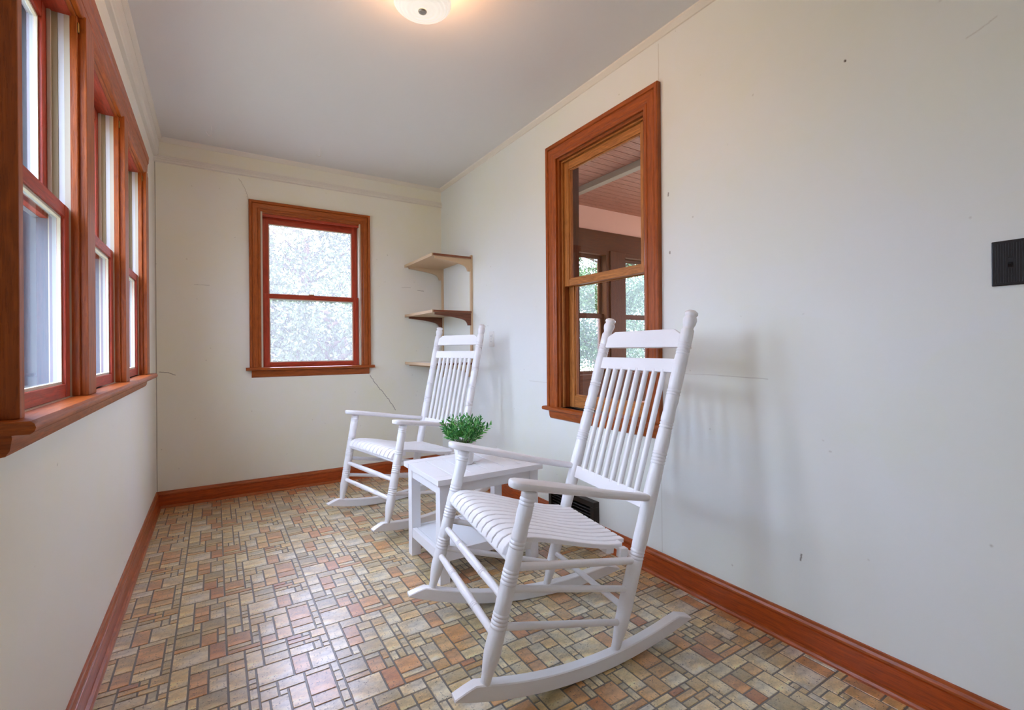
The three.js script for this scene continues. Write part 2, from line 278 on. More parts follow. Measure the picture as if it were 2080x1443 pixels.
baseboard('baseboard_right_far', onRight, 2.30, LBACK - 0.015, 'red-brown wooden baseboard of the long wall behind the far rocking chair');
baseboard('baseboard_rear', onRear, XL, XR, 'red-brown wooden baseboard behind the camera');

// ---------- windows ----------
// end-wall window
{
  const [s0, s1, t0, t1] = OP.back, w = thing('window_4', 'small double-hung window with orange-brown casing in the end wall', 'window', [0, 0, 0], { kind: 'structure', exact: true });
  casing(onBack, w, M.casing, s0, s1, t0, t1, 0.076);
  stoolAndApron(onBack, w, M.casing, s0 - 0.076, s1 + 0.076, t0, 0.0, 0.05, 0.052);
  mesh('jamb', merge([wbox(onBack, s0, s0 + 0.012, t0, t1, -0.13, 0.012, 't'), wbox(onBack, s1 - 0.012, s1, t0, t1, -0.13, 0.012, 't')]), M.liner, w);
  mesh('head_jamb', wbox(onBack, s0 + 0.012, s1 - 0.012, t1 - 0.012, t1, -0.13, 0.012, 's'), M.casing, w);
  mesh('stop', wbox(onBack, s0 + 0.012, s1 - 0.012, t1 - 0.03, t1 - 0.012, -0.012, 0.006, 's'), M.sash, w);
  mesh('sill', wbox(onBack, s0, s1, t0 - 0.02, t0, -0.15, 0.0, 's'), M.casing, w);
  sash('upper_sash', onBack, w, M.sash, M.glass, s0 + 0.014, s1 - 0.014, 1.437, t1 - 0.02, -0.08, -0.046, 0.042, 0.036, 0.05);
  sash('lower_sash', onBack, w, M.sash, M.glass, s0 + 0.014, s1 - 0.014, t0 + 0.001, 1.474, -0.044, -0.010, 0.042, 0.034, 0.034);
  mesh('sash_lock', box(0.62, 0.66, 1.474, 1.484, -LBACK - 0.045, -LBACK - 0.02, 'x', 0.003), M.brass, w);
  stormFrame(onBack, w, s0 + 0.013, s1 - 0.013, t0 + 0.001, t1 - 0.02, -0.105, 1.45, M.alu, M.glassDusty);
}
// window of the long wall, looking into the neighbouring porch; its upper sash is the nearer one
{
  const [s0, s1, t0, t1] = OP.right, w = thing('window_5', 'tall double-hung window with moulded casing behind the near rocking chair', 'window', [0, 0, 0], { kind: 'structure', exact: true });
  casing(onRight, w, M.casing, s0, s1, t0, t1, 0.09);
  stoolAndApron(onRight, w, M.casing, s0 - 0.09, s1 + 0.09, t0, 0.0, 0.045, 0.052);
  mesh('jamb', merge([wbox(onRight, s0, s0 + 0.016, t0, t1, -0.066, 0.0, 't', 0), wbox(onRight, s1 - 0.016, s1, t0, t1, -0.066, 0.0, 't', 0)]), M.stop, w);
  mesh('porch_jamb', merge([wbox(onRight, s0, s0 + 0.016, t0, t1 - 0.016, -0.15, -0.0665, 't', 0), wbox(onRight, s1 - 0.016, s1, t0, t1 - 0.016, -0.15, -0.0665, 't', 0)]), M.porchWood, w);
  mesh('head_jamb', wbox(onRight, s0 + 0.016, s1 - 0.016, t1 - 0.016, t1, -0.13, 0.0, 's'), M.stop, w);
  mesh('stop', merge([wbox(onRight, s0 + 0.016, s0 + 0.024, t0, t1 - 0.016, -0.03, -0.016, 't'), wbox(onRight, s1 - 0.024, s1 - 0.016, t0, t1 - 0.016, -0.03, -0.016, 't'), wbox(onRight, s0 + 0.024, s1 - 0.024, t1 - 0.026, t1 - 0.016, -0.03, -0.016, 's')]), M.sashPale, w);
  mesh('sill', wbox(onRight, s0 + 0.001, s1 - 0.001, t0 - 0.015, t0, -0.13, 0.0, 's'), M.casing, w);
  sash('upper_sash', onRight, w, M.sashPale, M.glass, s0 + 0.017, s1 - 0.017, 1.415, t1 - 0.018, -0.066, -0.032, 0.046, 0.038, 0.055);
  sash('lower_sash', onRight, w, M.sashPale, M.glass, s0 + 0.017, s1 - 0.017, t0 + 0.001, 1.452, -0.102, -0.068, 0.046, 0.068, 0.034);
}
// triple window of the left wall
const bays = [[1.262, 1.805], [1.905, 2.485], [2.575, 3.195]], LT = 2.015, LB0 = 0.925;
bays.forEach(([a, b], i) => {
  const w = thing('window_' + (i + 1), ['double-hung window nearest the camera in the triple window', 'middle double-hung window of the triple window', 'double-hung window nearest the end wall in the triple window'][i], 'window', [0, 0, 0], { kind: 'structure', exact: true });
  mesh('jamb_liner', merge([wbox(onLeft, a, a + 0.012, LB0, LT, -0.046, -0.004, 't', 0), wbox(onLeft, b - 0.012, b, LB0, LT, -0.016, -0.004, 't', 0)]), M.liner, w);
  mesh('sash_track', wbox(onLeft, b - 0.009, b, LB0, LT, -0.029, -0.0165, 't', 0), M.track, w);
  mesh('track_edge', wbox(onLeft, b - 0.012, b, LB0, LT, -0.0455, -0.0295, 't', 0), M.tanStrip, w);
  mesh('outer_jamb', merge([wbox(onLeft, a, a + 0.012, LB0, LT, -0.125, -0.046, 't', 0), wbox(onLeft, b - 0.012, b, LB0, LT, -0.125, -0.046, 't', 0)]), M.outerJamb, w);
  mesh('parting_stop', merge([wbox(onLeft, b - 0.02, b - 0.012, LB0, LT, -0.05, -0.042, 't', 0)]), M.liner, w);
  mesh('head_jamb', wbox(onLeft, a + 0.012, b - 0.012, LT - 0.015, LT, -0.125, 0.0, 's'), M.sash, w);
  sash('upper_sash', onLeft, w, M.sash, M.glass, a + 0.013, b - 0.013, 1.42, LT - 0.016, -0.082, -0.051, 0.042, 0.034, 0.045);
  sash('lower_sash', onLeft, w, M.sash, M.glass, a + 0.013, b - 0.013, LB0 + 0.001, 1.455, -0.041, -0.008, 0.042, 0.036, 0.034);
  stormFrame(onLeft, w, a + 0.012, b - 0.012, LB0 + 0.001, LT - 0.016, -0.102, 1.437, M.alu, M.glassLeft);
  mesh('catch', box(XL + 0.002, XL + 0.016, LT - 0.055, LT - 0.025, -b - 0.0005, -b + 0.010, 'y', 0.003), M.brass, w);
});
{ // a narrow window of the same wall beside the camera, out of the picture
  const [s0, s1, t0, t1] = OP.near, w = thing('window_10', 'narrow window of the same wall beside the camera', 'window', [0, 0, 0], { kind: 'structure', exact: true });
  casing(onLeft, w, M.casing, s0, s1, t0, t1, 0.09); stoolAndApron(onLeft, w, M.casing, s0 - 0.09, s1 + 0.09, t0, 0, 0.06, 0.046);
  sash('upper_sash', onLeft, w, M.sash, M.glass, s0 + 0.001, s1 - 0.001, 1.42, t1 - 0.001, -0.082, -0.051, 0.042, 0.034, 0.045); sash('lower_sash', onLeft, w, M.sash, M.glass, s0 + 0.001, s1 - 0.001, t0 + 0.001, 1.455, -0.041, -0.008, 0.042, 0.036, 0.034);
}
{
  const t = thing('trim_5', 'brown wooden casing, posts, sill and apron shared by the triple window', 'trim', [0, 0, 0], { kind: 'structure', exact: true });
  const [s0, s1] = OP.left;
  mesh('post', wbox(onLeft, 1.236, 1.262, LB0, LT, -0.125, 0.030, 't', 0.002), M.casing, t);
  for (const [a, b] of [[1.805, 1.905], [2.485, 2.575]]) { mesh('post', wbox(onLeft, a, b, LB0, LT, -0.125, 0.030, 't', 0.002), M.casing, t); mesh('post_stop', wbox(onLeft, a - 0.012, a + 0.001, LB0, LT, -0.006, 0.012, 't', 0.002), M.casing, t); }
  mesh('post', wbox(onLeft, 3.195, 3.30, LB0, LT, 0.0005, 0.030, 't', 0.002), M.casing, t);
  mesh('post_stop', wbox(onLeft, 3.183, 3.196, LB0, LT, -0.006, 0.012, 't', 0.002), M.casing, t);
  mesh('jamb', wbox(onLeft, 3.195, 3.205, LB0, LT, -0.125, 0.0, 't', 0), M.casing, t);
  mesh('head_casing', swept(onLeft, [[0, 0], [0, 0.022], [0.01, 0.027], [0.03, 0.027], [0.034, 0.022], [0.04, 0.026], [0.085, 0.028], [0.089, 0.032], [0.117, 0.034], [0.121, 0.03], [0.121, 0]], (a, b, e) => [e ? 3.300 : 1.236, LT + a - 0.008, b], 'z'), M.casing, t);
  mesh('stop', wbox(onLeft, 1.262, 3.195, LT - 0.012, LT, -0.006, 0.010, 's', 0.002), M.casing, t);
  mesh('sill', wbox(onLeft, s0, s1, LB0 - 0.02, LB0, -0.13, 0.0, 's', 0), M.casing, t);
  const prof = [[0.0005, -0.024], [0.054, -0.024], [0.06, -0.019], [0.062, -0.012], [0.06, -0.005], [0.054, 0], [0.0005, 0]];
  mesh('stool', loft([1.19, 3.345].map((s) => prof.map(([n, y]) => onLeft(s, LB0 + y, n))), 0.6, 'z'), M.casing, t);
  const ap = [[0, 0], [0.018, 0], [0.019, 0.012], [0.016, 0.034], [0.01, 0.044], [0, 0.046]];
  mesh('apron', loft([1.235, 3.30].map((s) => ap.map(([n, y]) => onLeft(s, LB0 - 0.024 - y, n))), 0.5, 'z'), M.casing, t);
}

// ---------- floor: grout sheet with small stone-look tiles ----------
const pit = (u, v) => {
  const a = fbm(u * 110, v * 110, 110, 110, 71, 2), b = fbm(u * 14, v * 14, 14, 14, 75, 3), c = fbm(u * 30, v * 30, 30, 30, 79, 2);
  const e = 0.835 - 0.17 * b; return (a > e ? cl((a - e) * 9) : 0) * (c > 0.35 ? 1 : 0.3);
};
const stoneMap = tex(1024, 1024, (u, v) => {
  const k = fbm(u * 9, v * 18, 9, 18, 51, 5), f = fbm(u * 90, v * 120, 90, 120, 55, 3), p = pit(u, v), t = 0.91 + 0.34 * (k - 0.5) * 1.5 + 0.16 * (f - 0.5), d = 1 - 0.5 * p;
  const w = cl(fbm(u * 12, v * 12, 12, 12, 61, 4) * 2.4 - 0.7);
  return [cl(t * d * (1 + 0.02 * w)), cl(t * d * (1 - 0.05 * w)), cl(t * d * (1 - 0.2 * w))];
}, true, 2);
const stoneBump = tex(1024, 1024, (u, v) => { const k = 0.55 + 0.3 * (fbm(u * 40, v * 40, 40, 40, 91, 3) - 0.5) - 0.5 * pit(u, v); return [k, k, k]; }, false, 2);
const stone = (hex) => new THREE.MeshPhysicalMaterial({ color: hex, map: stoneMap, bumpMap: stoneBump, bumpScale: 0.00045, roughness: 0.33, ior: 1.75, clearcoat: 1, clearcoatRoughness: 0.28 });
const tileMats = ['#f0e5c6', '#ebdcb6', '#e8d0a0', '#e3bd85', '#deab76', '#d0915f', '#cf9064', '#d8cdae', '#c8bc9a', '#ebe1ca'].map(stone);
const grout = new THREE.MeshPhysicalMaterial({ color: '#716e69', roughness: 0.32, ior: 1.6 });
const floor = struct('floor', box(XL - TH, XR + TH, -0.06, -0.0015, -LBACK - TH, -REAR + TH, 'x'), grout, 'floor of small mixed tan and terracotta stone-look tiles', 'floor');
{
  const N = 18, UX = 0.4735 / N, UD = 0.466 / N, r = rng(2024), grid = new Int16Array(N * N).fill(-1), block = [], sizes = [[4, 2], [3, 4], [2, 4], [3, 2], [2, 3], [2, 2], [3, 3], [4, 1], [3, 1], [2, 1], [1, 2], [1, 1]], wt = [8, 5, 5, 9, 7, 5, 6, 4, 5, 3, 2, 0.5];
  const fits = (x, y, w, h) => { if (x + w > N) return false; for (let i = 0; i < w; i++) for (let j = 0; j < h; j++) if (grid[((y + j) % N) * N + x + i] >= 0) return false; return true; };
  const placeT = (x, y, w, h, c) => { for (let i = 0; i < w; i++) for (let j = 0; j < h; j++) grid[((y + j) % N) * N + x + i] = block.length; block.push([x, y, w, h, c]); };
  const pick = () => { const k = r(); return k < 0.30 ? (r() < 0.5 ? 0 : 9) : k < 0.46 ? 1 : k < 0.60 ? 2 : k < 0.71 ? 3 : k < 0.80 ? 4 : k < 0.88 ? (r() < 0.5 ? 5 : 6) : k < 0.95 ? 7 : 8; };
  placeT(0, 0, 4, 4, 9); placeT(9, 9, 4, 4, 9); placeT(4, 0, 2, 4, 5); placeT(13, 9, 2, 4, 4);
  for (let y = 0; y < N; y++) for (let x = 0; x < N; x++) {
    if (grid[y * N + x] >= 0) continue;
    let tries = 0, done = false;
    while (!done && tries++ < 60) { let t = r() * wt.reduce((a, b) => a + b), k = 0; while ((t -= wt[k]) > 0) k++; const [w, h] = sizes[k]; if (fits(x, y, w, h)) { const a = w * h; let c = pick(); if (a <= 2 && r() < 0.5) c = 7; placeT(x, y, w, h, c); done = true; } }
    if (!done) placeT(x, y, 1, 1, pick());
  }
  const G = 0.0028, cache = {};
  const tileGeo = (w, h, variant) => {
    const key = w.toFixed(4) + '_' + h.toFixed(4) + '_' + variant; if (cache[key]) return cache[key];
    const hw = w / 2 - G, hd = h / 2 - G, b = 0.0009, t = 0.0003, pos = [], uv = [], ou = hash2(variant, 3, 7), ov = hash2(variant, 5, 9);
    const top = [[-hw + b, t, hd - b], [hw - b, t, hd - b], [hw - b, t, -hd + b], [-hw + b, t, -hd + b]], bot = [[-hw, -0.0015, hd], [hw, -0.0015, hd], [hw, -0.0015, -hd], [-hw, -0.0015, -hd]];
    const quad = (a, b2, c, d) => { for (const p of [a, b2, c, a, c, d]) { pos.push(...p); uv.push(p[0] + ou, p[2] + ov); } };
    quad(...top); for (let k = 0; k < 4; k++) quad(bot[k], bot[(k + 1) % 4], top[(k + 1) % 4], top[k]);
    const g = new THREE.BufferGeometry(); g.setAttribute('position', new THREE.Float32BufferAttribute(pos, 3)); g.setAttribute('uv', new THREE.Float32BufferAttribute(uv, 2)); g.computeVertexNormals(); return cache[key] = g;
  };
  const all = [], A0 = -0.1305, D0 = 1.906, x0 = XL + 0.012, x1 = XR - 0.012, d0 = REAR + 0.012, d1 = LBACK - 0.012, q = V(0, 0, 0);
  for (let bi = -2; bi < 5; bi++) for (let bj = -8; bj < 6; bj++) block.forEach(([x, y, w, h, c], ti) => {
    const a0 = Math.max(x0, A0 + (bi * N + x) * UX), a1 = Math.min(x1, A0 + (bi * N + x + w) * UX), e0 = Math.max(d0, D0 + (bj * N + y) * UD), e1 = Math.min(d1, D0 + (bj * N + y + h) * UD);
    if (a1 - a0 < 0.009 || e1 - e0 < 0.009) return;
    const cx = (a0 + a1) / 2, cd = (e0 + e1) / 2, px = [[a0, e0], [a1, e0], [a1, e1], [a0, e1]].map(([a, e]) => { q.set(a, 0, -e).project(camera); return [q.x * W / 2, q.y * H / 2, q.z]; });
    q.set(cx, 0, -cd); const behind = q.clone().applyMatrix4(camera.matrixWorldInverse).z > -0.2, seen = !behind && px.every((p) => Math.abs(p[0]) < W / 2 && Math.abs(p[1]) < H / 2 && p[2] < 1);
    let area = 0; for (let k = 0; k < 4; k++) area += px[k][0] * px[(k + 1) % 4][1] - px[(k + 1) % 4][0] * px[k][1];
    const v = (ti * 7 + bi * 3 + bj * 5 + 400) % 5, tone = hash2(bi + 50, bj + 50, ti) < 0.12 ? (c + 1) % tileMats.length : c;
    all.push({ cx, cd, w: a1 - a0, h: e1 - e0, c: tone, v, score: seen ? Math.abs(area) : -1 });
  });
  all.sort((a, b) => b.score - a.score);
  const rest = tileMats.map(() => []);
  all.forEach((t, i) => {
    const g = tileGeo(t.w, t.h, t.v);
    if (i < 300) { const m = mesh('tile', g, tileMats[t.c], floor); m.position.set(t.cx, 0, -t.cd); } else rest[t.c].push(g.clone().translate(t.cx, 0, -t.cd));
  });
  const far = mesh('tiles', mergeGeometries(rest.map((a) => mergeGeometries(a)), true), tileMats, floor); far.userData.kind = 'stuff';
}

// ---------- rocking chairs ----------
// local axes: x forward, y up, z across; the chair rests on the bottom arc of its rockers
const RK = 1.45;
function makeChair() {
  const c = thing('rocking_chair', 'x', 'chair'), mt = M.white;
  const post = (h, s, B, T) => { const t = (h - B[1]) / (T[1] - B[1]); return V(lerp(B[0], T[0], t), h, s * lerp(B[2], T[2], t)); };
  const FB = [0.243, 0.055, 0.295], FT = [0.169, 0.612, 0.304], BB = [-0.244, 0.055, 0.242], BT = [-0.445, 1.237, 0.246];
  const front = (h, s) => post(h, s, FB, FT), back = (h, s) => post(h, s, BB, BT);
  const ring = (y, r, n = 3, p = 0.011) => { const o = []; for (let k = 0; k < n; k++) { const a = y + (k - n / 2) * p; o.push([a, r], [a + 0.0015, r - 0.003], [a + 0.003, r], [a + p * 0.6, r + 0.0012]); } o.push([y + n / 2 * p, r], [y + n / 2 * p + 0.0015, r - 0.003], [y + n / 2 * p + 0.003, r]); return o; };
  for (const s of [1, -1]) {
    // rocker
    const wz = (u) => s * (0.298 + (u - 0.312) * (0.084 / 0.884)), rings = [], n = 30, u0 = 0.335, u1 = -0.585;
    for (let k = 0; k <= n; k++) {
      const f = k / n, u = lerp(u0, u1, f), low = u * u / (2 * RK), e0 = (u0 - u) / 0.07, e1 = (u - u1) / 0.075;
      const shape = (e) => e >= 1 ? 1 : Math.sin(Math.max(0, e) * Math.PI / 2) ** 1.1;
      const th = 0.046 * Math.max(0.16, Math.min(shape(e0), shape(e1))), z = wz(u), hw = 0.019, b = 0.003;
      rings.push([[low, -hw + b], [low, hw - b], [low + b, hw], [low + th - b, hw], [low + th, hw - b], [low + th, -hw + b], [low + th - b, -hw], [low + b, -hw]].map(([y, q]) => V(u, y, z + q)));
    }
    mesh('rocker', loft(rings, 0.6, 'x'), mt, c);
    // turned front post
    const A = front(0.055, s), B = front(0.612, s);
    mesh('front_post', turned(A, B, [[0, 0], [0, 0.0145], [0.03, 0.016], [0.07, 0.0225], [0.1, 0.0255], [0.13, 0.0245], ...ring(0.183, 0.0235, 4), [0.24, 0.0235], ...ring(0.306, 0.0235, 4), [0.36, 0.024], ...ring(0.398, 0.0225, 2), [0.42, 0.0235], [0.455, 0.0215], [0.485, 0.0235], ...ring(0.522, 0.0225, 2), [0.545, 0.023], [0.557, 0.022], [0.557, 0]], 20), mt, c);
    // turned back post with its finial
    const C = back(0.055, s), D = back(1.237, s), L = C.distanceTo(D), f = (h) => (h - 0.055) / 1.182 * L;
    mesh('back_post', turned(C, D, [[0, 0], [0, 0.0145], [f(0.09), 0.0165], [f(0.14), 0.0225], [f(0.2), 0.0245], [f(0.34), 0.0245], ...ring(f(0.372), 0.0235, 3), [f(0.42), 0.0245], [f(0.62), 0.0245], ...ring(f(0.70), 0.0235, 4), [f(0.76), 0.0245], ...ring(f(0.815), 0.0225, 2), [f(0.84), 0.0235], [f(0.88), 0.021], [f(0.905), 0.0235], ...ring(f(0.933), 0.0225, 2), [f(0.96), 0.0235], [f(1.05), 0.0235], ...ring(f(1.092), 0.0225, 4), [f(1.13), 0.0235], [f(1.163), 0.0225], [f(1.168), 0.018], [f(1.176), 0.0185], [f(1.186), 0.0225], [f(1.20), 0.0245], [f(1.208), 0.0225], [f(1.213), 0.019], [f(1.217), 0.0205], [f(1.222), 0.0235], [f(1.229), 0.0225], [f(1.235), 0.014], [L, 0.006], [L, 0]], 20), mt, c);
    // arm: flat paddle, rounded front
    const ar = [], AFx = 0.238, ABx = -0.318, za = 0.306, zb = 0.247;
    for (const t of [0, 0.006, 0.02, 0.05, 0.1, 0.2, 0.35, 0.5, 0.65, 0.8, 0.9, 1]) {
      const round = Math.sqrt(Math.max(0.02, 1 - Math.max(0, 1 - t / 0.06) ** 2)), hw = (t < 0.35 ? 0.036 : lerp(0.036, 0.0155, Math.min(1, (t - 0.35) / 0.5))) * round, hh = lerp(0.0145, 0.0125, t) * (0.55 + 0.45 * round);
      const x = lerp(AFx, ABx, t), y = lerp(0.627, 0.566, t) - 0.003 * Math.sin(Math.PI * cl((t - 0.45) / 0.55)), z = s * lerp(za, zb, t);
      ar.push(Array.from({ length: 14 }, (_, k) => { const a = k / 14 * Math.PI * 2, q = (v) => Math.sign(v) * Math.abs(v) ** 0.62; return V(x, y + hh * q(Math.sin(a)), z + hw * q(Math.cos(a))); }));
    }
    mesh('arm', loft(ar, 0.8, 'x'), mt, c);
    // rungs at the side
    for (const [hf, hb] of [[0.325, 0.258], [0.218, 0.150]]) mesh('side_stretcher', rod(front(hf, s), back(hb, s), 0.0112, 12, 0.0105), mt, c);
    mesh('seat_rail', rod(front(0.385, s), back(0.352, s), 0.0125, 12), mt, c);
    mesh('corner_block', box(0.168, 0.198, 0.386, 0.428, s * 0.272 - 0.012, s * 0.272 + 0.012, 'y', 0.002), mt, c); mesh('corner_block', box(-0.262, -0.232, 0.36, 0.393, s * 0.228 - 0.012, s * 0.228 + 0.012, 'y', 0.002), mt, c);
  }
  // front rungs, turned
  for (const h of [0.295, 0.190]) {
    const A = front(h, -1), B = front(h, 1), l = A.distanceTo(B);
    mesh('front_stretcher', turned(A, B, [[0, 0], [0, 0.010], [0.03, 0.0115], ...ring(l * 0.30, 0.0135, 3, 0.010), [l * 0.5, 0.0148], ...ring(l * 0.70, 0.0135, 3, 0.010), [l - 0.03, 0.0115], [l, 0.010], [l, 0]], 14), mt, c);
  }
  mesh('front_rung', rod(front(0.398, -1), front(0.398, 1), 0.0105), mt, c);
  mesh('back_stretcher', rod(back(0.195, -1), back(0.195, 1), 0.0105), mt, c);
  mesh('back_rung', rod(back(0.36, -1), back(0.36, 1), 0.0105), mt, c);
  // slatted seat: slats run front to back and roll over the front
  const prof = [[-0.285, 0.405], [-0.24, 0.4035], [-0.19, 0.405], [-0.12, 0.413], [-0.04, 0.427], [0.04, 0.442], [0.11, 0.4525], [0.155, 0.456], [0.183, 0.453], [0.204, 0.443], [0.217, 0.426], [0.221, 0.412]], NS = 12;
  for (let k = 0; k < NS; k++) {
    const rings = prof.map(([u, h], i) => {
      const a = prof[Math.max(0, i - 1)], b = prof[Math.min(prof.length - 1, i + 1)], dx = b[0] - a[0], dy = b[1] - a[1], l = Math.hypot(dx, dy), nx = -dy / l, ny = dx / l;
      let half = lerp(0.224, 0.272, (u + 0.285) / 0.497); const z0 = lerp(-half, half, k / NS) + 0.0034, z1 = lerp(-half, half, (k + 1) / NS) - 0.0034, b2 = 0.002, th = 0.014, u2 = (k === 0 || k === NS - 1) && i === 0 ? u + 0.035 : u;
      return [[z0 + b2, 0], [z1 - b2, 0], [z1, -b2], [z1, -th], [z0, -th], [z0, -b2]].map(([z, o]) => V(u2 + nx * o, h + ny * o, z));
    });
    mesh('seat_slat', loft(rings, 0.5, 'x'), mt, c);
  }
  mesh('seat_support', merge([box(0.120, 0.150, 0.418, 0.440, -0.262, 0.262, 'z', 0.002), box(-0.215, -0.185, 0.372, 0.391, -0.225, 0.225, 'z', 0.002)]), mt, c);
  // back: boards and spindles lie in the plane of the back posts
  const up = V(-0.201, 1.182, 0).normalize(), nf = V(up.y, -up.x, 0);
  const board = (h0, h1, chamfer, name) => {
    const half = 0.232, a = h1 - h0, sh = new THREE.Shape(); sh.moveTo(-half, 0); sh.lineTo(half, 0); sh.lineTo(half, a - chamfer * 0.75); if (chamfer) sh.lineTo(half - chamfer * 1.5, a); sh.lineTo(chamfer ? -half + chamfer * 1.5 : -half, a); sh.lineTo(-half, a - chamfer * 0.75);
    const g = new THREE.ExtrudeGeometry(sh, { depth: 0.013, bevelEnabled: true, bevelSize: 0.0015, bevelThickness: 0.0015, bevelSegments: 1 });
    g.translate(0, 0, -0.0065); const o = back(h0, 0); g.applyMatrix4(new THREE.Matrix4().makeBasis(V(0, 0, 1), up, nf.clone().negate())); g.translate(o.x, o.y, 0); mesh(name, grainUV(g, 'z'), mt, c);
  };
  board(1.100, 1.168, 0.034, 'crest_rail'); board(1.006, 1.054, 0, 'back_rail'); board(0.522, 0.570, 0, 'lower_rail');
  for (let k = 0; k < 8; k++) { const f = (k + 0.5) / 8 * 2 - 1, a = back(0.562, 0), b = back(1.014, 0); a.z = f * 0.196; b.z = f * 0.196; mesh('spindle', rod(a, b, 0.0108, 12), mt, c); }
  return c;
}
function poseChair(c, x, d, phi, t, label) {
  c.quaternion.setFromAxisAngle(V(0, 1, 0), phi).multiply(new THREE.Quaternion().setFromAxisAngle(V(0, 0, 1), -t));
  const off = V(-RK * Math.sin(t), RK * (1 - Math.cos(t)), 0).applyAxisAngle(V(0, 1, 0), phi);
  c.position.set(x + off.x, off.y + 0.0008, -d + off.z); tag(c, label, 'chair', 'white rocking chairs');
}
const nearChair = makeChair();
poseChair(nearChair, 1.091, 1.409, 2.9994, -0.126, 'white wooden rocking chair nearest the camera, in front of the tall window');
const farChair = nearChair.clone(); farChair.name = numbered('rocking_chair'); scene.add(farChair);
poseChair(farChair, 1.06, 2.975, 3.3438, -0.053, 'white wooden rocking chair in the corner below the wall shelves');

// ---------- side table ----------
{
  const t = thing('side_table', 'low white slatted side table between the two rocking chairs', 'table', [1.105, 0, -2.1525]), m = M.tableWhite, hx = 0.282, hz = 0.2225, top = 0.472, th = 0.026, lx = hx - 0.016, lz = hz - 0.020, L = 0.048, e = 0.062;
  for (const s of [-1, 1]) mesh('end_plank', box(-hx, hx, top - th, top, s * hz, s * (hz - e), 'x', 0.0015), m, t);
  const n = 6, inner = hz - e - 0.002; for (let k = 0; k < n; k++) mesh('plank', box(lerp(-hx, hx, k / n) + 0.0017, lerp(-hx, hx, (k + 1) / n) - 0.0017, top - th, top - 0.0004, -inner, inner, 'z', 0.0015), m, t);
  for (const sx of [-1, 1]) for (const sz of [-1, 1]) mesh('leg', box(sx * lx, sx * (lx - L), 0, top - th, sz * lz, sz * (lz - L), 'y', 0.002), m, t);
  for (const s of [-1, 1]) { mesh('apron', box(-lx + L, lx - L, top - th - 0.05, top - th, s * (lz - 0.006), s * (lz - 0.026), 'x', 0.0015), m, t); mesh('apron', box(s * (lx - 0.006), s * (lx - 0.026), top - th - 0.05, top - th, -lz + L, lz - L, 'z', 0.0015), m, t); }
  for (const s of [-1, 1]) { mesh('shelf_rail', box(s * (lx - 0.004), s * (lx - 0.026), 0.095, 0.142, -lz + L, lz - L, 'z', 0.0015), m, t); mesh('shelf_rail', box(-lx + L, lx - L, 0.095, 0.142, s * (lz - 0.006), s * (lz - 0.026), 'x', 0.0015), m, t); }
  for (let k = 0; k < 4; k++) { const a = lerp(-lx + 0.027, lx - 0.027, k / 4) + 0.003, b = lerp(-lx + 0.027, lx - 0.027, (k + 1) / 4) - 0.003; mesh('shelf_plank', box(a, b, 0.122, 0.140, -lz + 0.027, lz - 0.027, 'z', 0.0015), m, t); }
}

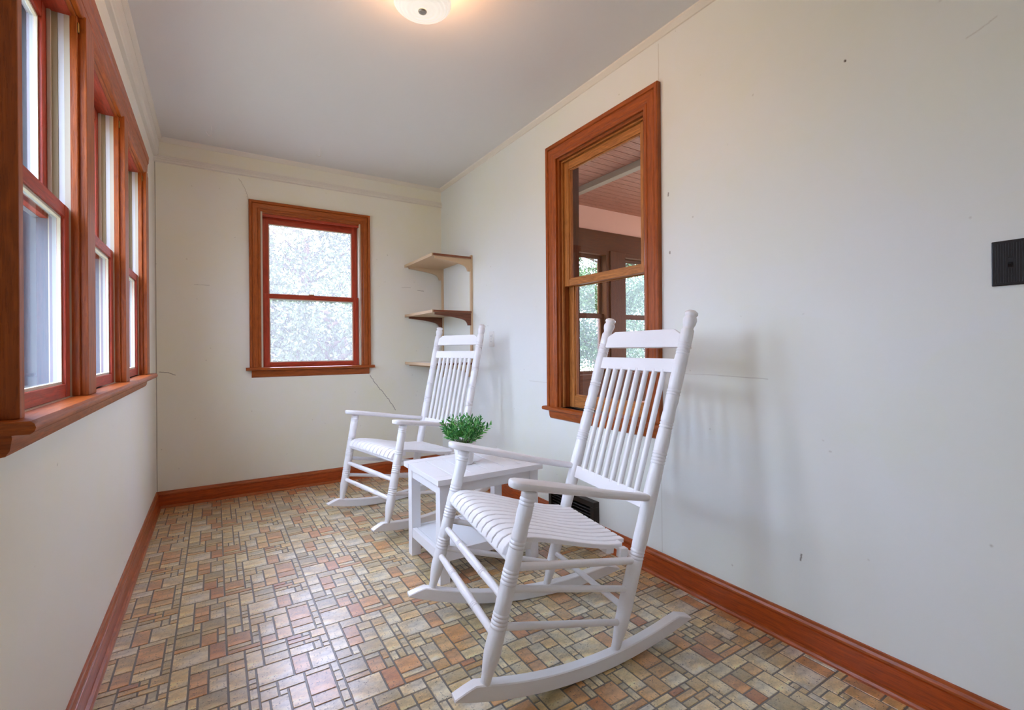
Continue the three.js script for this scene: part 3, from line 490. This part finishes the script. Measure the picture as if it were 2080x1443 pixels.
// ---------- potted plant ----------
{
  const t = thing('potted_plant', 'small leafy green plant in a white pot on the side table', 'plant', [1.062, 0.4725, -2.155]);
  mesh('pot', new THREE.LatheGeometry([[0, 0], [0.041, 0], [0.043, 0.002], [0.054, 0.1], [0.0565, 0.101], [0.0575, 0.106], [0.0565, 0.111], [0.053, 0.111], [0.0515, 0.1], [0, 0.097]].map(([r, y]) => new THREE.Vector2(r, y)), 36), M.pot, t);
  mesh('soil', new THREE.CylinderGeometry(0.0512, 0.0512, 0.004, 28).translate(0, 0.0985, 0), M.soil, t);
  const r = rng(77), stems = [], greens = [[], [], []];
  const leaf = (P, dir, side, len, wid, k) => {
    const d = dir.clone().normalize(), s = side.clone().sub(d.clone().multiplyScalar(side.dot(d))).normalize(), n = d.clone().cross(s);
    const at = (f, w, dn) => P.clone().addScaledVector(d, len * f).addScaledVector(s, wid * w).addScaledVector(n, len * dn);
    const a = at(0, 0, 0), tip = at(1, 0, -0.12), l1 = at(0.35, 1, 0.05), r1 = at(0.35, -1, 0.05), m1 = at(0.35, 0, 0.0), l2 = at(0.7, 0.7, 0), r2 = at(0.7, -0.7, 0), m2 = at(0.7, 0, -0.05);
    for (const q of [[a, m1, l1], [a, r1, m1], [l1, m1, m2], [l1, m2, l2], [m1, r1, r2], [m1, r2, m2], [l2, m2, tip], [m2, r2, tip]]) for (const v of q) greens[k].push(v.x, v.y, v.z);
  };
  for (let i = 0; i < 46; i++) {
    const a = i * 2.39996 + r() * 0.5, rad = Math.sqrt((i + 0.5) / 46), lean = rad * (0.85 + r() * 0.3), base = V(Math.cos(a) * 0.034 * rad, 0.1, Math.sin(a) * 0.034 * rad), L = 0.085 + r() * 0.05 + (1 - rad) * 0.02;
    const dir0 = V(Math.cos(a) * Math.sin(lean), Math.cos(lean), Math.sin(a) * Math.sin(lean)); let P = base.clone(), prev = base.clone(); const steps = 10, d = dir0.clone();
    for (let k = 1; k <= steps; k++) {
      d.y += 0.03; d.normalize(); prev = P.clone(); P = P.clone().addScaledVector(d, L / steps); stems.push(rod(prev, P, 0.0009, 4));
      if (k < 3) continue;
      const spin = k * 1.9 + r(), s1 = V(Math.cos(spin), 0.1, Math.sin(spin)).cross(d).normalize();
      for (const s of [1, -1]) { const out = d.clone().multiplyScalar(0.85).addScaledVector(s1, s * (0.6 + r() * 0.35)); leaf(P, out, V(r() - 0.5, r() - 0.5, r() - 0.5).cross(d), 0.021 + r() * 0.015, 0.0034 + r() * 0.002, Math.floor(r() * 3)); }
    }
    leaf(P, d, V(r() - 0.5, 0, r() - 0.5).cross(d), 0.022, 0.003, 1);
  }
  const st = mesh('stems', merge(stems), new THREE.MeshStandardMaterial({ color: '#4c6b2c', roughness: 0.7 }), t); st.userData.kind = 'stuff';
  ['#47a046', '#2b7c37', '#74ba60'].forEach((h, k) => { const g = new THREE.BufferGeometry(); g.setAttribute('position', new THREE.Float32BufferAttribute(greens[k], 3)); g.computeVertexNormals(); const m = mesh('leaves', g, new THREE.MeshPhysicalMaterial({ color: h, roughness: 0.45, transmission: 0.15, thickness: 0, side: THREE.DoubleSide }), t); m.userData.kind = 'stuff'; });
}

// ---------- corner shelves ----------
for (const [d, lbl] of [[3.345, 'tan wooden upright strip carrying the shelf brackets, farther from the corner'], [3.905, 'tan wooden upright strip carrying the shelf brackets in the corner']]) {
  tag(mesh(numbered('shelf_upright'), box(XR - 0.0155, XR - 0.0005, 0.80, 1.79, -d - 0.0125, -d + 0.0125, 'y', 0.0015), M.shelfPaint), lbl, 'shelf upright', 'shelf uprights');
}
function bracketShape(depth, drop) {
  const s = new THREE.Shape(); s.moveTo(0, 0); s.lineTo(-depth, 0); s.lineTo(-depth, -0.014); s.quadraticCurveTo(-depth * 0.45, -drop * 0.30, -0.075, -drop * 0.48); s.quadraticCurveTo(-0.03, -drop * 0.55, -0.022, -drop); s.lineTo(0, -drop); s.closePath(); return s;
}
for (const [h, mb, label, d0, topMat] of [[1.757, M.shelfPaint, 'top corner shelf with tan brackets and bare wood end', 3.30, M.shelfPaint], [1.330, M.shelfBrown, 'middle corner shelf on dark brown brackets', 3.30, M.shelfPaint], [0.925, M.shelfPaint, 'lowest corner shelf, half hidden by the far rocking chair', 3.30, M.shelfTop]]) {
  const t = thing('wall_shelf', label, 'shelf', [XR - 0.016, h, -3.6], { group: 'corner wall shelves' });
  mesh('board', box(-0.325, 0, 0, 0.018, -0.335, 0.275, 'z', 0.0015), topMat, t);
  mesh('board_end', box(-0.322, -0.002, 0.001, 0.017, 0.2752, 0.2775, 'x', 0), M.shelfEnd, t);
  mesh('front_lip', box(-0.331, -0.3252, -0.004, 0.018, -0.335, 0.275, 'z', 0.001), M.shelfPaint, t);
  for (const z of [0.255, -0.305]) { const g = new THREE.ExtrudeGeometry(bracketShape(0.30, 0.092), { depth: 0.018, bevelEnabled: true, bevelSize: 0.001, bevelThickness: 0.001, bevelSegments: 1 }); g.translate(-0.001, -0.0015, z - 0.009); mesh('bracket', grainUV(g, 'x'), mb, t); }
}

// ---------- fittings on the walls ----------
{
  const g = thing('wall_outlet', 'white duplex power outlet beside the shelf upright', 'outlet', [XR, 1.122, -3.035]);
  mesh('plate', box(-0.006, -0.0005, -0.057, 0.057, -0.035, 0.035, 'y', 0.002), M.plate, g);
  for (const s of [-1, 1]) { const f = mesh('receptacle', box(-0.0085, -0.006, s * 0.020 - 0.014, s * 0.020 + 0.014, -0.0165, 0.0165, 'y', 0.001), M.plate, g); mesh('slots', merge([box(-0.0088, -0.0084, s * 0.020 - 0.004, s * 0.020 + 0.006, -0.008, -0.006, 'y'), box(-0.0088, -0.0084, s * 0.020 - 0.004, s * 0.020 + 0.006, 0.006, 0.008, 'y')]), M.blackDeep, f); }
  mesh('screw', new THREE.CylinderGeometry(0.003, 0.003, 0.001, 10).rotateZ(Math.PI / 2).translate(-0.0065, 0, 0), M.steel, g);
}
{
  const g = thing('light_switch', 'black ridged metal light switch plate on the long wall', 'light switch', [XR, 1.2605, -0.347]);
  mesh('plate', box(-0.006, -0.0005, -0.058, 0.058, -0.0355, 0.0355, 'y', 0.002), M.black, g);
  for (let k = 0; k < 13; k++) { const z = lerp(-0.029, 0.029, k / 12), mid = Math.abs(z) < 0.006; if (!mid) mesh('ridge', box(-0.0075, -0.006, -0.05, 0.05, z - 0.0012, z + 0.0012, 'y', 0), M.black, g); else for (const s of [-1, 1]) mesh('ridge', box(-0.0075, -0.006, Math.min(s * 0.05, s * 0.014), Math.max(s * 0.05, s * 0.014), z - 0.0012, z + 0.0012, 'y', 0), M.black, g); }
  mesh('toggle_slot', box(-0.0066, -0.006, -0.012, 0.012, -0.0052, 0.0052, 'y', 0), M.blackDeep, g);
  const tg = box(-0.018, -0.004, -0.004, 0.004, -0.0042, 0.0042, 'y', 0.0015); tg.rotateZ(0.45); mesh('toggle', tg, M.black, g);
  for (const s of [-1, 1]) mesh('screw', new THREE.CylinderGeometry(0.0032, 0.0032, 0.0018, 10).rotateZ(Math.PI / 2).translate(-0.0078, s * 0.030, 0), M.black, g);
}
{
  const g = thing('baseboard_register', 'dark metal heating register at the foot of the long wall', 'vent', [XR, 0.0012, -2.093]);
  const L = 0.2, hh = 0.228, f = 0.028;
  mesh('frame', merge([box(-0.040, -0.0005, 0, 0.05, -L, L, 'z', 0.002), box(-0.040, -0.0005, hh - f, hh, -L, L, 'z', 0.002), box(-0.040, -0.0005, 0.05, hh - f, -L, -L + f, 'y', 0.002), box(-0.040, -0.0005, 0.05, hh - f, L - f, L, 'y', 0.002)]), M.metalDark, g);
  mesh('backing', box(-0.006, -0.0008, 0.05, hh - f, -L + f, L - f, 'z', 0), M.blackDeep, g);
  for (let k = 0; k < 9; k++) { const q = box(-0.012, 0.012, -0.0012, 0.0012, -L + f, L - f, 'z', 0); q.rotateZ(-0.7); q.translate(-0.026, 0.062 + k * 0.0163, 0); mesh('louver', q, M.metalDark, g); }
}
// ceiling hooks
for (const [x, d, turn, lbl] of [[-0.01, 3.569, 0.5, 'bent wire hook in the ceiling closer to the triple window'], [0.644, 3.555, 0.2, 'bent wire hook in the ceiling above the end-wall window']]) {
  const c = new THREE.CatmullRomCurve3([V(0, 0.004, 0), V(0, -0.03, 0), V(0, -0.052, 0), V(-0.006, -0.066, 0), V(-0.018, -0.070, 0), V(-0.028, -0.060, 0), V(-0.034, -0.05, 0)]);
  const m = tag(mesh(numbered('ceiling_hook'), new THREE.TubeGeometry(c, 24, 0.0019, 7), M.plate), lbl, 'hook', 'ceiling hooks'); m.position.set(x, CEIL, -d); m.rotation.y = turn;
}
// ceiling lamp
{
  const g = thing('ceiling_lamp', 'round ribbed milk-glass ceiling lamp with a metal knob, glowing warm', 'lamp', [0.672, CEIL, -1.69]);
  mesh('canopy', new THREE.LatheGeometry([[0, -0.0002], [0.085, -0.0002], [0.085, -0.012], [0.07, -0.02], [0, -0.02]].map(([r, y]) => new THREE.Vector2(r, y)), 40), M.plate, g);
  const prof = []; for (let k = 0; k <= 40; k++) { const a = k / 40 * Math.PI / 2, rr = 0.108 * Math.sin(a) ** 0.85, yy = -0.118 - 0.036 * Math.cos(a) ** 0.75; prof.push([Math.max(0, rr), yy - 0.0022 * Math.abs(Math.sin(k * 0.62))]); } prof.push([0.1085, -0.10], [0.107, -0.06], [0.1, -0.03], [0.09, -0.018]);
  mesh('glass_shade', new THREE.LatheGeometry(prof.map(([r, y]) => new THREE.Vector2(Math.max(r, 0), y)), 48), new THREE.MeshPhysicalMaterial({ color: '#f6eee2', roughness: 0.25, emissive: new THREE.Color(1, 0.9, 0.78), emissiveIntensity: 0.34, side: THREE.DoubleSide }), g);
  mesh('knob', new THREE.LatheGeometry([[0, -0.166], [0.008, -0.1655], [0.0145, -0.162], [0.0165, -0.158], [0.015, -0.154], [0, -0.152]].map(([r, y]) => new THREE.Vector2(r, y)), 20), M.steel, g);
  const bulb = new THREE.PointLight(new THREE.Color(1, 0.5, 0.22), 0.42, 0, 2); bulb.position.set(0.672, CEIL - 0.085, -1.69); bulb.castShadow = true; bulb.shadow.radius = 2; bulb.name = 'ceiling_lamp_bulb'; scene.add(bulb);
}

// ---------- the neighbouring porch seen through the tall window ----------

const PX0 = XR + TH, PX1 = 6.2, PC = 2.6, onPB = (q, t, n) => V(q, t, -LBACK + n), onPR = (q, t, n) => V(PX1 - n, t, -q);
onPB.alongX = true;
const porchWins = [[2.45, 3.02], [3.13, 3.70], [4.00, 4.57], [4.68, 5.25]], PT0 = 0.76, PT1 = 2.085, porchHoles = porchWins.map(([a, b]) => [a - 0.05, b + 0.05, PT0 - 0.05, PT1 + 0.05]);
struct('wall_porch_back', wallGeo(PX0, PX1 + TH, -0.02, 2.8, porchHoles, onPB), M.pinkWall, 'pink wall above brown windows of the neighbouring porch', 'wall');
struct('wall_porch_side', wallGeo(REAR - TH, LBACK, -0.02, 2.8, [[-0.5, 3.7, 0.6, 2.3]], onPR), M.pinkWall, 'far side wall of the neighbouring porch', 'wall');
struct('wall_porch_rear', wallGeo(PX0, PX1 + TH, -0.02, 2.8, [], (q, t, n) => V(q, t, -REAR - n)), M.pinkWall, 'rear wall of the neighbouring porch', 'wall');
struct('floor_porch', box(PX0, PX1 + TH, -0.06, 0, -LBACK - TH, -REAR + TH, 'x'), wood('#8d6a55', 0.5), 'brown floor of the neighbouring porch', 'floor');
{
  const c = struct('ceiling_porch', box(PX0, PX1 + TH, PC + 0.012, PC + 0.13, -LBACK - TH, -REAR + TH, 'x'), M.porchWood, 'pinkish beadboard ceiling of the neighbouring porch', 'ceiling'), w = 0.088;
  for (let d = REAR + 0.005; d < LBACK - 0.01; d += w) mesh('plank', box(PX0 + 0.001, PX1 - 0.001, PC, PC + 0.0125, -Math.min(d + w - 0.006, LBACK - 0.001), -d, 'x', 0), M.porchBead, c);
}
tag(mesh('beam', box(2.965, 3.035, PC - 0.055, PC - 0.0005, -LBACK + 0.002, -REAR, 'z', 0.004), new THREE.MeshStandardMaterial({ color: '#a89a86', roughness: 0.6 })), 'thin pale beam running under the beadboard ceiling of the porch', 'beam', null, 'structure');
tag(mesh('trim_6', merge([wbox(onPB, PX0 + 0.001, PX1 - 0.001, PT1 + 0.05, 2.346, 0.001, 0.022, 's', 0.002), wbox(onPB, PX0 + 0.001, PX1 - 0.001, 0.42, PT0 - 0.05, 0.001, 0.02, 's', 0.002)]), M.porchWood), 'dark brown boards above and below the porch windows', 'trim', null, 'structure');
porchWins.forEach(([a, b], i) => {
  const w = thing('window_' + (6 + i), ['leftmost brown window of the neighbouring porch, hidden by the casing', 'brown porch window seen left of the dark post through the tall window', 'brown porch window seen right of the dark post through the tall window', 'brown porch window farthest from the tall window'][i], 'window', [0, 0, 0], { kind: 'structure', exact: true });
  mesh('frame', merge([wbox(onPB, a - 0.05, a - 0.0005, PT0 - 0.05, PT1 + 0.05, -0.12, 0.03, 't'), wbox(onPB, b + 0.0005, b + 0.05, PT0 - 0.05, PT1 + 0.05, -0.12, 0.03, 't'), wbox(onPB, a, b, PT1 + 0.0, PT1 + 0.05, -0.12, 0.03, 's'), wbox(onPB, a, b, PT0 - 0.05, PT0 - 0.0, -0.12, 0.04, 's')]), M.porchWood, w);
  sash('upper_sash', onPB, w, M.porchWood, M.glass, a + 0.001, b - 0.001, 1.385, PT1 - 0.001, -0.08, -0.05, 0.03, 0.045, 0.03);
  sash('lower_sash', onPB, w, M.porchWood, M.glass, a + 0.001, b - 0.001, PT0 + 0.001, 1.43, -0.045, -0.015, 0.03, 0.03, 0.045);
});
tag(mesh('trim_7', merge([wbox(onPB, 3.752, 3.948, PT0 - 0.05, PT1 + 0.05, 0.001, 0.045, 't', 0.003)]), M.porchWood), 'wide dark brown post between two porch windows', 'trim', null, 'structure');

// ---------- outdoors ----------
struct('ground', box(-40, 40, -0.9, -0.6, -45, 25, 'x'), new THREE.MeshStandardMaterial({ color: '#827e6a', roughness: 0.95, bumpMap: plasterBump, bumpScale: 0.02 }), 'pale sunlit lawn outside the windows', 'lawn');
struct('house_foundation', box(XL - TH, PX1 + TH, -0.62, -0.061, -LBACK - TH, -REAR + TH, 'x'), M.exterior, 'block foundation under the porch floors', 'foundation');
struct('roof', box(XL - 0.22, PX1 + 0.4, 2.80, 2.95, -LBACK - 0.25, -REAR + 0.35, 'x'), M.exterior, 'flat roof slab over the porches', 'roof');
const leafGeo = (() => { const g = new THREE.BufferGeometry(); g.setAttribute('position', new THREE.Float32BufferAttribute([0, 0, 0, 0.3, 0.45, 0.05, 0, 0.5, 0, 0, 0, 0, 0, 0.5, 0, -0.3, 0.45, 0.05, 0.3, 0.45, 0.05, 0, 1, -0.08, 0, 0.5, 0, 0, 0.5, 0, 0, 1, -0.08, -0.3, 0.45, 0.05], 3)); g.computeVertexNormals(); return g; })();
const leafMat = new THREE.MeshPhysicalMaterial({ color: '#435c33', roughness: 0.5, transmission: 0.22, thickness: 0, side: THREE.DoubleSide });
const bark = new THREE.MeshStandardMaterial({ color: '#5b4a3c', roughness: 0.9 });
function tree(x, d, height, crown, low, leaves, size, seed, label) {
  const t = thing('tree', label, 'tree', [x, -0.6, -d], { group: 'trees outside the windows' }), r = rng(seed), tips = [], wood_ = [];
  wood_.push(rod(V(0, 0, 0), V(0.1, height * 0.75, 0.05), 0.16, 10, 0.05));
  for (let i = 0; i < 46; i++) {
    const h = lerp(low, height, Math.pow(r(), 0.85)), a = r() * 6.283, f = Math.sin(Math.PI * cl(0.12 + 0.88 * (h - low) / (height - low)) ) ** 0.6, l = crown * f * (0.45 + 0.55 * r()), A = V(0.05, Math.max(0.5, h - l * 0.35), 0), B = V(Math.cos(a) * l, h + l * 0.12, Math.sin(a) * l);
    wood_.push(rod(A, B, 0.035, 5, 0.008)); for (let k = 0; k < 5; k++) tips.push([A.clone().lerp(B, 0.35 + 0.65 * (k + r()) / 5), 0.22 + 0.25 * r()]);
  }
  mesh('trunk', merge(wood_), bark, t);
  const im = new THREE.InstancedMesh(leafGeo, leafMat, leaves), m = new THREE.Matrix4(), q = new THREE.Quaternion(), e = new THREE.Euler(), c = new THREE.Color();
  for (let i = 0; i < leaves; i++) {
    const [P, sp] = tips[Math.floor(r() * tips.length)], g = () => (r() + r() + r() - 1.5) * sp * 1.6;
    e.set(r() * 6.28, r() * 6.28, r() * 6.28); q.setFromEuler(e); const s = size * (0.6 + 0.8 * r());
    m.compose(V(P.x + g(), Math.max(0.3, P.y + g() * 0.7), P.z + g()), q, V(s, s, s)); im.setMatrixAt(i, m); const k = 0.65 + 0.6 * r(); im.setColorAt(i, c.setRGB(k * (0.9 + 0.25 * r()), k, k * (0.7 + 0.4 * r())));
  }
  im.name = 'leaves'; im.castShadow = im.receiveShadow = true; im.userData.kind = 'stuff'; t.add(im);
}
tree(1.3, 9.2, 4.9, 2.5, 0.3, 48000, 0.066, 1, 'leafy tree seen through the small end-wall window');
tree(1.05, 5.7, 2.1, 0.8, 0.1, 9000, 0.05, 11, 'low leafy shrub close outside the end-wall window');
tree(-1.2, 14.5, 7.0, 3.0, 0.5, 24000, 0.11, 2, 'leafy tree standing behind the one at the end-wall window');
tree(4.9, 14.5, 6.5, 3.0, 0.5, 20000, 0.10, 5, 'tall leafy tree between the house and the far lawn');
tree(9.7, 10.2, 6.5, 2.8, 0.9, 62000, 0.075, 3, 'leafy tree seen through the left pane of the porch window');
tree(15.4, 13.5, 7.5, 3.0, 0.9, 60000, 0.08, 4, 'leafy tree seen through the porch window beyond the dark post');
tree(-3.0, 9.5, 6.5, 2.3, 0.2, 20000, 0.14, 6, 'leafy tree outside the triple window');
tree(-9.0, 20.0, 8.0, 3.5, 0.9, 12000, 0.2, 7, 'distant leafy tree outside the triple window');


renderer.render(scene, camera);
